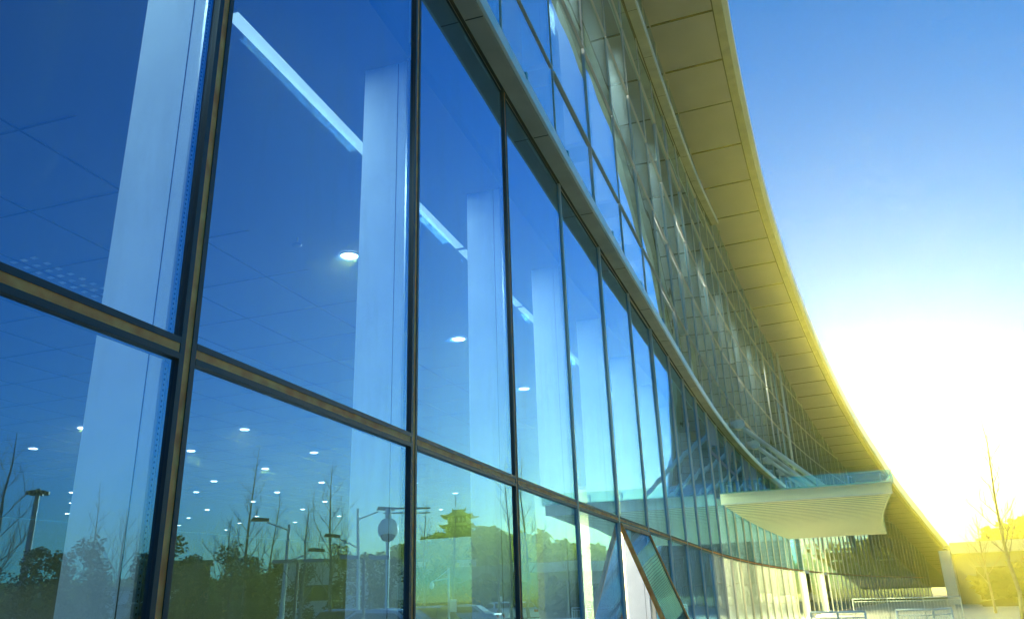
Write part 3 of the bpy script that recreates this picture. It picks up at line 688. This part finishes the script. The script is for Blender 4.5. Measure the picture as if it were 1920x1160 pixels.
for i, (z, h, hw, ro) in enumerate(tiers):
    mb = MB(); mb.box((0, 0, z + h / 2), (hw * 2, hw * 2, h), 'pag_wall'); wl_ = mb.obj('wall', PG)
    mb = MB()
    for s_ in range(4):
        a = s_ * math.pi / 2
        for j in range(6):
            u = -hw - .4 + j * (2 * hw + .8) / 5; d_ = hw + .45; mb.tube((u * math.cos(a) + d_ * math.sin(a), u * math.sin(a) - d_ * math.cos(a), z), (u * math.cos(a) + d_ * math.sin(a), u * math.sin(a) - d_ * math.cos(a), z + h), .17, .17, 'pag_stone', 6)
    mb.obj('column_row', PG)
    mb = MB()
    for s_ in range(4):
        a = s_ * math.pi / 2
        for j in range(4):
            u = -hw * .7 + j * hw * 1.4 / 3; d_ = hw + .03; mb.box((u * math.cos(a) + d_ * math.sin(a), u * math.sin(a) - d_ * math.cos(a), z + h * .5), (.9, .08, h * .5), 'pag_stone', a)
    mb.obj('window', wl_)
    roof_tier(z + h - .1, ro, hw * .75 if i < 2 else 1.6, 1.3 if i < 2 else 2.3).obj('roof', PG)
mb = MB(); mb.box((0, 0, 13.75), (5.4, .5, .55), 'pag_roof'); mb.box((-2.6, 0, 14.2), (.4, .5, .7), 'pag_roof'); mb.box((2.6, 0, 14.2), (.4, .5, .7), 'pag_roof')
mb.face([(-2.5, -.9, 12.7), (-2.5, .9, 12.7), (-2.5, 0, 13.6)], 'pag_stone'); mb.obj('ridge', PG)

# ---------------------------------------------------------------- low buildings
def boxes_building(name, label, cat, loc, rz, wallm, dims, roofm='wall_grey', parts=()):
    b = thing(name, label, cat, loc, rz); mb = MB(); mb.box((0, 0, dims[2] / 2), dims, wallm); w_ = mb.obj('wall', b)
    mb = MB(); mb.box((0, 0, dims[2] + .12), (dims[0] + .5, dims[1] + .5, .24), roofm); mb.obj('roof', b)
    for (nm, c, d, m) in parts: mb = MB(); mb.box(c, d, m); mb.obj(nm, b)
    return b
p = polar(33.6, 86, -.05)
parts = [('portal_frame', (-9.6, -4.6, 2.0), (.9, 1.2, 4.9), 'wall_white'), ('portal_frame', (-5.0, -4.6, 4.6), (8.2, 1.2, .9), 'wall_white'), ('yellow_panel', (3.0, -4.1, 1.6), (2.2, .25, 3.0), 'yellow'), ('window', (-5, -4.02, 1.7), (5.2, .1, 2.6), 'car_glass'), ('window', (6.5, -4.02, 1.9), (3.0, .1, 2.2), 'car_glass')]
boxes_building('pavilion', 'low grey pavilion with a white portal frame and a yellow panel', 'building', p, math.radians(-33), 'wall_grey', (19, 8, 4.6), parts=parts)
p = polar(37.5, 92, -.05)
boxes_building('office_block', 'pale low office block with a rooftop plant box, below the pagoda hill', 'building', p, math.radians(-38), 'wall_grey', (13, 8, 4.4), parts=[('plant_box', (-2, 0, 5.2), (2.2, 2, 1.5), 'wall_white'), ('window', (-3.5, -4.02, 2), (3, .1, 2), 'car_glass'), ('window', (1.5, -4.02, 2), (3, .1, 2), 'car_glass'), ('window', (5, -4.02, 2), (1.6, .1, 2), 'car_glass')])
p = polar(43.4, 74, -.05)
boxes_building('exhibition_hall', 'long white hall with a grey gable left of the pagoda', 'building', p, math.radians(-44), 'wall_white', (12, 8, 5.0), parts=[('door', (-3, -4.04, 1.5), (2.2, .14, 3), 'wall_grey'), ('window', (2.5, -4.02, 2.6), (3.2, .1, 1.2), 'car_glass')])
p = polar(56.2, 62, -.05)
boxes_building('white_shed', 'small white shed beside the first mullion in the glass', 'shed', p, math.radians(-56), 'wall_white', (4.5, 3, 3.0), parts=[('door', (.8, -1.53, 1.1), (1, .1, 2.1), 'wall_grey')])
p = polar(54.3, 66, -.05)
boxes_building('brick_house', 'ochre brick house with dark windows behind bare trees', 'house', p, math.radians(-54), 'brick', (4.6, 4, 4.9), roofm='dark_metal', parts=[('window', (.3, -2.03, 3.0), (1.0, .1, 2.4), 'car_glass'), ('door', (-1.2, -2.03, 1.1), (.9, .1, 2.1), 'wall_grey')])
b = thing('kiosk', 'small orange kiosk box with a dark head, in front of the brick house', 'kiosk', polar(54.2, 40, -.05), math.radians(-54))
mb = MB(); mb.box((0, 0, .75), (.8, .6, 1.5), 'orange'); mb.box((0, -.31, 1.0), (.5, .03, .4), 'wall_grey'); mb.obj('body', b)
mb = MB(); mb.box((0, 0, 1.75), (.9, .7, .5), 'dark_metal'); mb.box((0, 0, 2.04), (1.0, .8, .08), 'steel_white'); mb.obj('head', b)

# ---------------------------------------------------------------- street furniture
def street_lamp(label, loc, rz, h, arms):
    o = thing('street_lamp', label, 'street lamp', loc, rz, 'white street lamps beyond the road')
    mb = MB(); mb.lathe((0, 0, 0), [(.16, 0), (.16, .25), (.09, .35), (.075, 2), (.05, h)], 'steel_white', 12); mb.obj('pole', o)
    for sx, z in arms:
        mb = MB(); mb.tube((0, 0, z), (sx * .75, 0, z + .3), .03, .025, 'steel_white', 6); ar = mb.obj('arm', o)
        mb = MB(); c = Vector((sx * 1.0, 0, z + .38)); 
        mb.hexa([c + Vector(v) for v in ((-.32, -.1, -.05), (.32, -.13, -.02), (.32, .13, -.02), (-.32, .1, -.05), (-.3, -.06, .06), (.25, -.08, .1), (.25, .08, .1), (-.3, .06, .06))], 'dark_metal'); mb.obj('lamp_head', ar)
    return o
street_lamp('white street lamp with one high arm and one low arm left of the forked tree', (-4.26 + .774 * 31, 1.34 + .633 * 31, -.05), math.radians(-50), 4.4, [(1, 4.2), (-1, 3.1)])
street_lamp('white street lamp with two staggered arms beside the second fin', (-4.26 + .719 * 31, 1.34 + .695 * 31, -.05), math.radians(-46), 5.0, [(-1, 4.6), (1, 3.6)])
o = thing('floodlight_mast', 'tall grey mast carrying a ring of floodlights, leftmost in the glass', 'mast', (-4.26 + .906 * 45, 1.34 + .41 * 45, -.05))
mb = MB(); mb.lathe((0, 0, 0), [(.3, 0), (.3, .3), (.19, .4), (.1, 7.2)], 'grey_metal', 12); mb.obj('pole', o)
mb = MB(); mb.lathe((0, 0, 7.0), [(.12, 0), (.35, .03), (.35, .1), (.12, .12)], 'dark_metal', 12); mb.obj('head_ring', o)
for i in range(8):
    a = i * math.pi / 4; mb = MB(); mb.box((.42 * math.cos(a), .42 * math.sin(a), 6.98), (.2, .18, .14), 'dark_metal', a); mb.obj('floodlight', o)
def panel_post(label, loc, rz):
    o = thing('lamp_post', label, 'lamp post', loc, rz, 'dark flat-panel posts'); mb = MB(); mb.lathe((0, 0, 0), [(.09, 0), (.09, .3), (.05, .4), (.04, 2.86)], 'dark_metal', 10); mb.obj('pole', o)
    for sx in (-.55, .55): mb = MB(); mb.box((sx * .8, 0, 2.9), (.55, .25, .1), 'grey_metal'); mb.obj('lamp_panel', o)
panel_post('short dark post with two flat lamp panels beside the twin-arm lamp', (-4.26 + .766 * 26, 1.34 + .643 * 26, -.05), math.radians(-50))
panel_post('short dark post with two flat lamp panels beside the camera pole', (-4.26 + .714 * 24, 1.34 + .70 * 24, -.05), math.radians(-46))
# security camera hanging from a pole arm
D = 29; cp = Vector((-4.26 + .694 * D, 1.34 + .720 * D, 0))
o = thing('security_camera', 'white egg-shaped dome camera hanging from a pole arm', 'camera pole', cp, math.radians(-44)); o.scale = (1.8, 1.8, 1.58)
mb = MB(); mb.lathe((0, 0, 0), [(.07, 0), (.07, .3), (.04, .35), (.035, 2.34)], 'steel_white', 12); mb.obj('pole', o)
mb = MB(); mb.tube((-.7, 0, 3.0), (.16, 0, 3.0), .02, .02, 'grey_metal', 8); mb.tube((-.7, 0, 2.9), (.1, 0, 2.9), .014, .014, 'grey_metal', 8); mb.obj('arm', o)
mb = MB(); mb.tube((0, 0, 3.0), (0, 0, 2.78), .05, .06, 'steel_white', 10); mb.lathe((0, 0, 2.5), [(.02, -.18), (.14, -.12), (.19, 0), (.18, .14), (.12, .26), (.05, .29)], 'steel_white', 18); hs2 = mb.obj('housing', o)
mb = MB(); mb.lathe((0, -.02, 2.42), [(.005, -.13), (.1, -.1), (.15, 0), (.15, .05)], 'car_glass', 16); mb.obj('dome', hs2)
o = thing('camera_mast', 'small white mast with a bracket arm and a box, below the pagoda', 'mast', (-4.28 + .645 * 36, 1.36 + .765 * 36, -.05), math.radians(-40))
mb = MB(); mb.lathe((0, 0, 0), [(.07, 0), (.05, .2), (.045, 3.0)], 'steel_white', 8); mb.obj('pole', o)
mb = MB(); mb.tube((0, 0, 2.6), (.75, 0, 2.5), .03, .03, 'steel_white', 6); mb.tube((0, 0, 2.95), (.6, 0, 2.55), .02, .02, 'steel_white', 6); mb.obj('arm', o)
mb = MB(); mb.lathe((.75, 0, 2.25), [(.02, -.08), (.1, 0), (.1, .12), (.03, .25)], 'steel_white', 10); mb.obj('camera_head', o)
mb = MB(); mb.box((-.2, 0, 1.5), (.3, .25, .5), 'steel_white'); mb.obj('control_box', o)
o = thing('bollard_light', 'short white post beside the straight bare tree', 'post', (-4.43 + .60 * 70, 1.47 + .80 * 70, -.05))
mb = MB(); mb.lathe((0, 0, 0), [(.09, 0), (.08, 1.9), (.001, 1.95)], 'steel_white', 10); mb.obj('post', o)

# ---------------------------------------------------------------- cars
def car_paint(n_, c): M[n_] = mat(n_, c, .25, .3)
car_paint('paint_silver', (.52, .54, .56)); car_paint('paint_white', (.75, .75, .73)); car_paint('paint_red', (.32, .02, .02)); car_paint('paint_blue', (.35, .42, .48)); car_paint('paint_dark', (.05, .05, .055))
def make_car(label, paint, loc, rz, s=1):
    o = thing('parked_car', label, 'car', loc, rz, 'cars parked along the road')
    prof = [(-2.2, .35), (-2.22, .75), (-2.05, .95), (-1.55, 1.02), (-1.0, 1.40), (-.3, 1.48), (.45, 1.44), (1.15, 1.02), (1.95, .86), (2.2, .68), (2.22, .35)]
    mb = MB(); w_ = .88; secs = []
    for yy, sx in ((-w_, .97), (-w_ * .93, 1.0), (0, 1.0), (w_ * .93, 1.0), (w_, .97)):
        secs.append([(x * sx, yy if z < 1.0 else yy * (1 - (z - 1.0) * .42), z * (1 if abs(yy) < w_ else .985)) for x, z in prof])
    b0 = len(mb.v); n_ = len(prof)
    for sc in secs: mb.v += sc
    mi_ = mb.mi(paint)
    for i in range(len(secs) - 1):
        for j in range(n_): mb.f.append((b0 + i * n_ + j, b0 + i * n_ + (j + 1) % n_, b0 + (i + 1) * n_ + (j + 1) % n_, b0 + (i + 1) * n_ + j)); mb.m.append(mi_); mb.smooth.append(False)
    mb.f.append(tuple(b0 + j for j in range(n_))); mb.m.append(mi_); mb.smooth.append(False)
    mb.f.append(tuple(b0 + 4 * n_ + j for j in reversed(range(n_)))); mb.m.append(mi_); mb.smooth.append(False)
    bd = mb.obj('body', o)
    for nm, P in (('windscreen', [(.52, -.66, 1.43), (1.1, -.76, 1.06), (1.1, .76, 1.06), (.52, .66, 1.43)]), ('rear_window', [(-1.04, -.66, 1.385), (-1.04, .66, 1.385), (-1.5, .76, 1.06), (-1.5, -.76, 1.06)])):
        mb = MB(); c = Vector((.03 if P[0][0] > 0 else -.03, 0, .02)); mb.hexa([Vector(q) - c * .5 for q in P] + [Vector(q) + c for q in P], 'car_glass'); mb.obj(nm, bd)
    for sy in (-1, 1):
        mb = MB(); P = [(-1.35, .845, 1.06), (-.95, .74, 1.33), (.4, .735, 1.36), (.95, .85, 1.06)]; q0 = [Vector((x, y * sy, z)) for x, y, z in P]; q1 = [v + Vector((0, .04 * sy, 0)) for v in q0]; mb.hexa(q0 + q1, 'car_glass'); mb.obj('side_window', bd)
    for x in (-1.35, 1.35):
        for sy in (-1, 1):
            mb = MB(); mb.tube((x, sy * .72, .32), (x, sy * .91, .32), .32, .32, 'tyre', 18); wh = mb.obj('wheel', o)
            mb = MB(); mb.tube((x, sy * .9, .32), (x, sy * .925, .32), .2, .19, 'rim', 12); mb.obj('rim', wh)
    for sy in (-1, 1):
        mb = MB(); mb.box((2.15, sy * .6, .72), (.16, .4, .14), 'head'); mb.obj('headlight', o)
        mb = MB(); mb.box((-2.16, sy * .66, .82), (.12, .3, .18), 'tail'); mb.obj('taillight', o)
    o.scale = (s, s, s); return o
cars = [('silver car below the dome camera', 'paint_silver', (-4.26, 1.34), (.702, .712), 28, -20), ('dark red car just left of the silver one', 'paint_red', (-4.26, 1.34), (.728, .686), 32, 60),
        ('pale blue car parked under the pagoda', 'paint_blue', (-4.28, 1.36), (.634, .773), 47, -25), ('white car right of the third mullion', 'paint_white', (-4.43, 1.47), (.600, .800), 66, 40),
        ('dark red car at the far left edge of the glass', 'paint_red', (-4.26, 1.34), (.903, .43), 27, 20), ('dark car low between two mullions', 'paint_dark', (-4.28, 1.36), (.66, .751), 38, 70)]
for lab, pt, o_, d_, D, rz in cars: make_car(lab, pt, (o_[0] + d_[0] * D, o_[1] + d_[1] * D, -.02), math.radians(rz))

# ---------------------------------------------------------------- haze
hz = bpy.data.materials.new('haze'); hz.use_nodes = True; nt = hz.node_tree; nt.nodes.clear()
pv = nt.nodes.new('ShaderNodeVolumePrincipled'); pv.inputs['Color'].default_value = (1, .94, .12, 1); pv.inputs['Density'].default_value = .0026; pv.inputs['Anisotropy'].default_value = .71
ou = nt.nodes.new('ShaderNodeOutputMaterial'); nt.links.new(pv.outputs[0], ou.inputs['Volume'])
M['haze'] = hz
mb = MB(); mb.hexa([(-80, -40, -1.1), (230, -40, -1.1), (230, 230, -1.1), (-80, 230, -1.1), (-80, -40, 21), (230, -40, 21), (230, 230, 21), (-80, 230, 21)], 'haze')
o = mb.obj('haze'); o['kind'] = 'stuff'
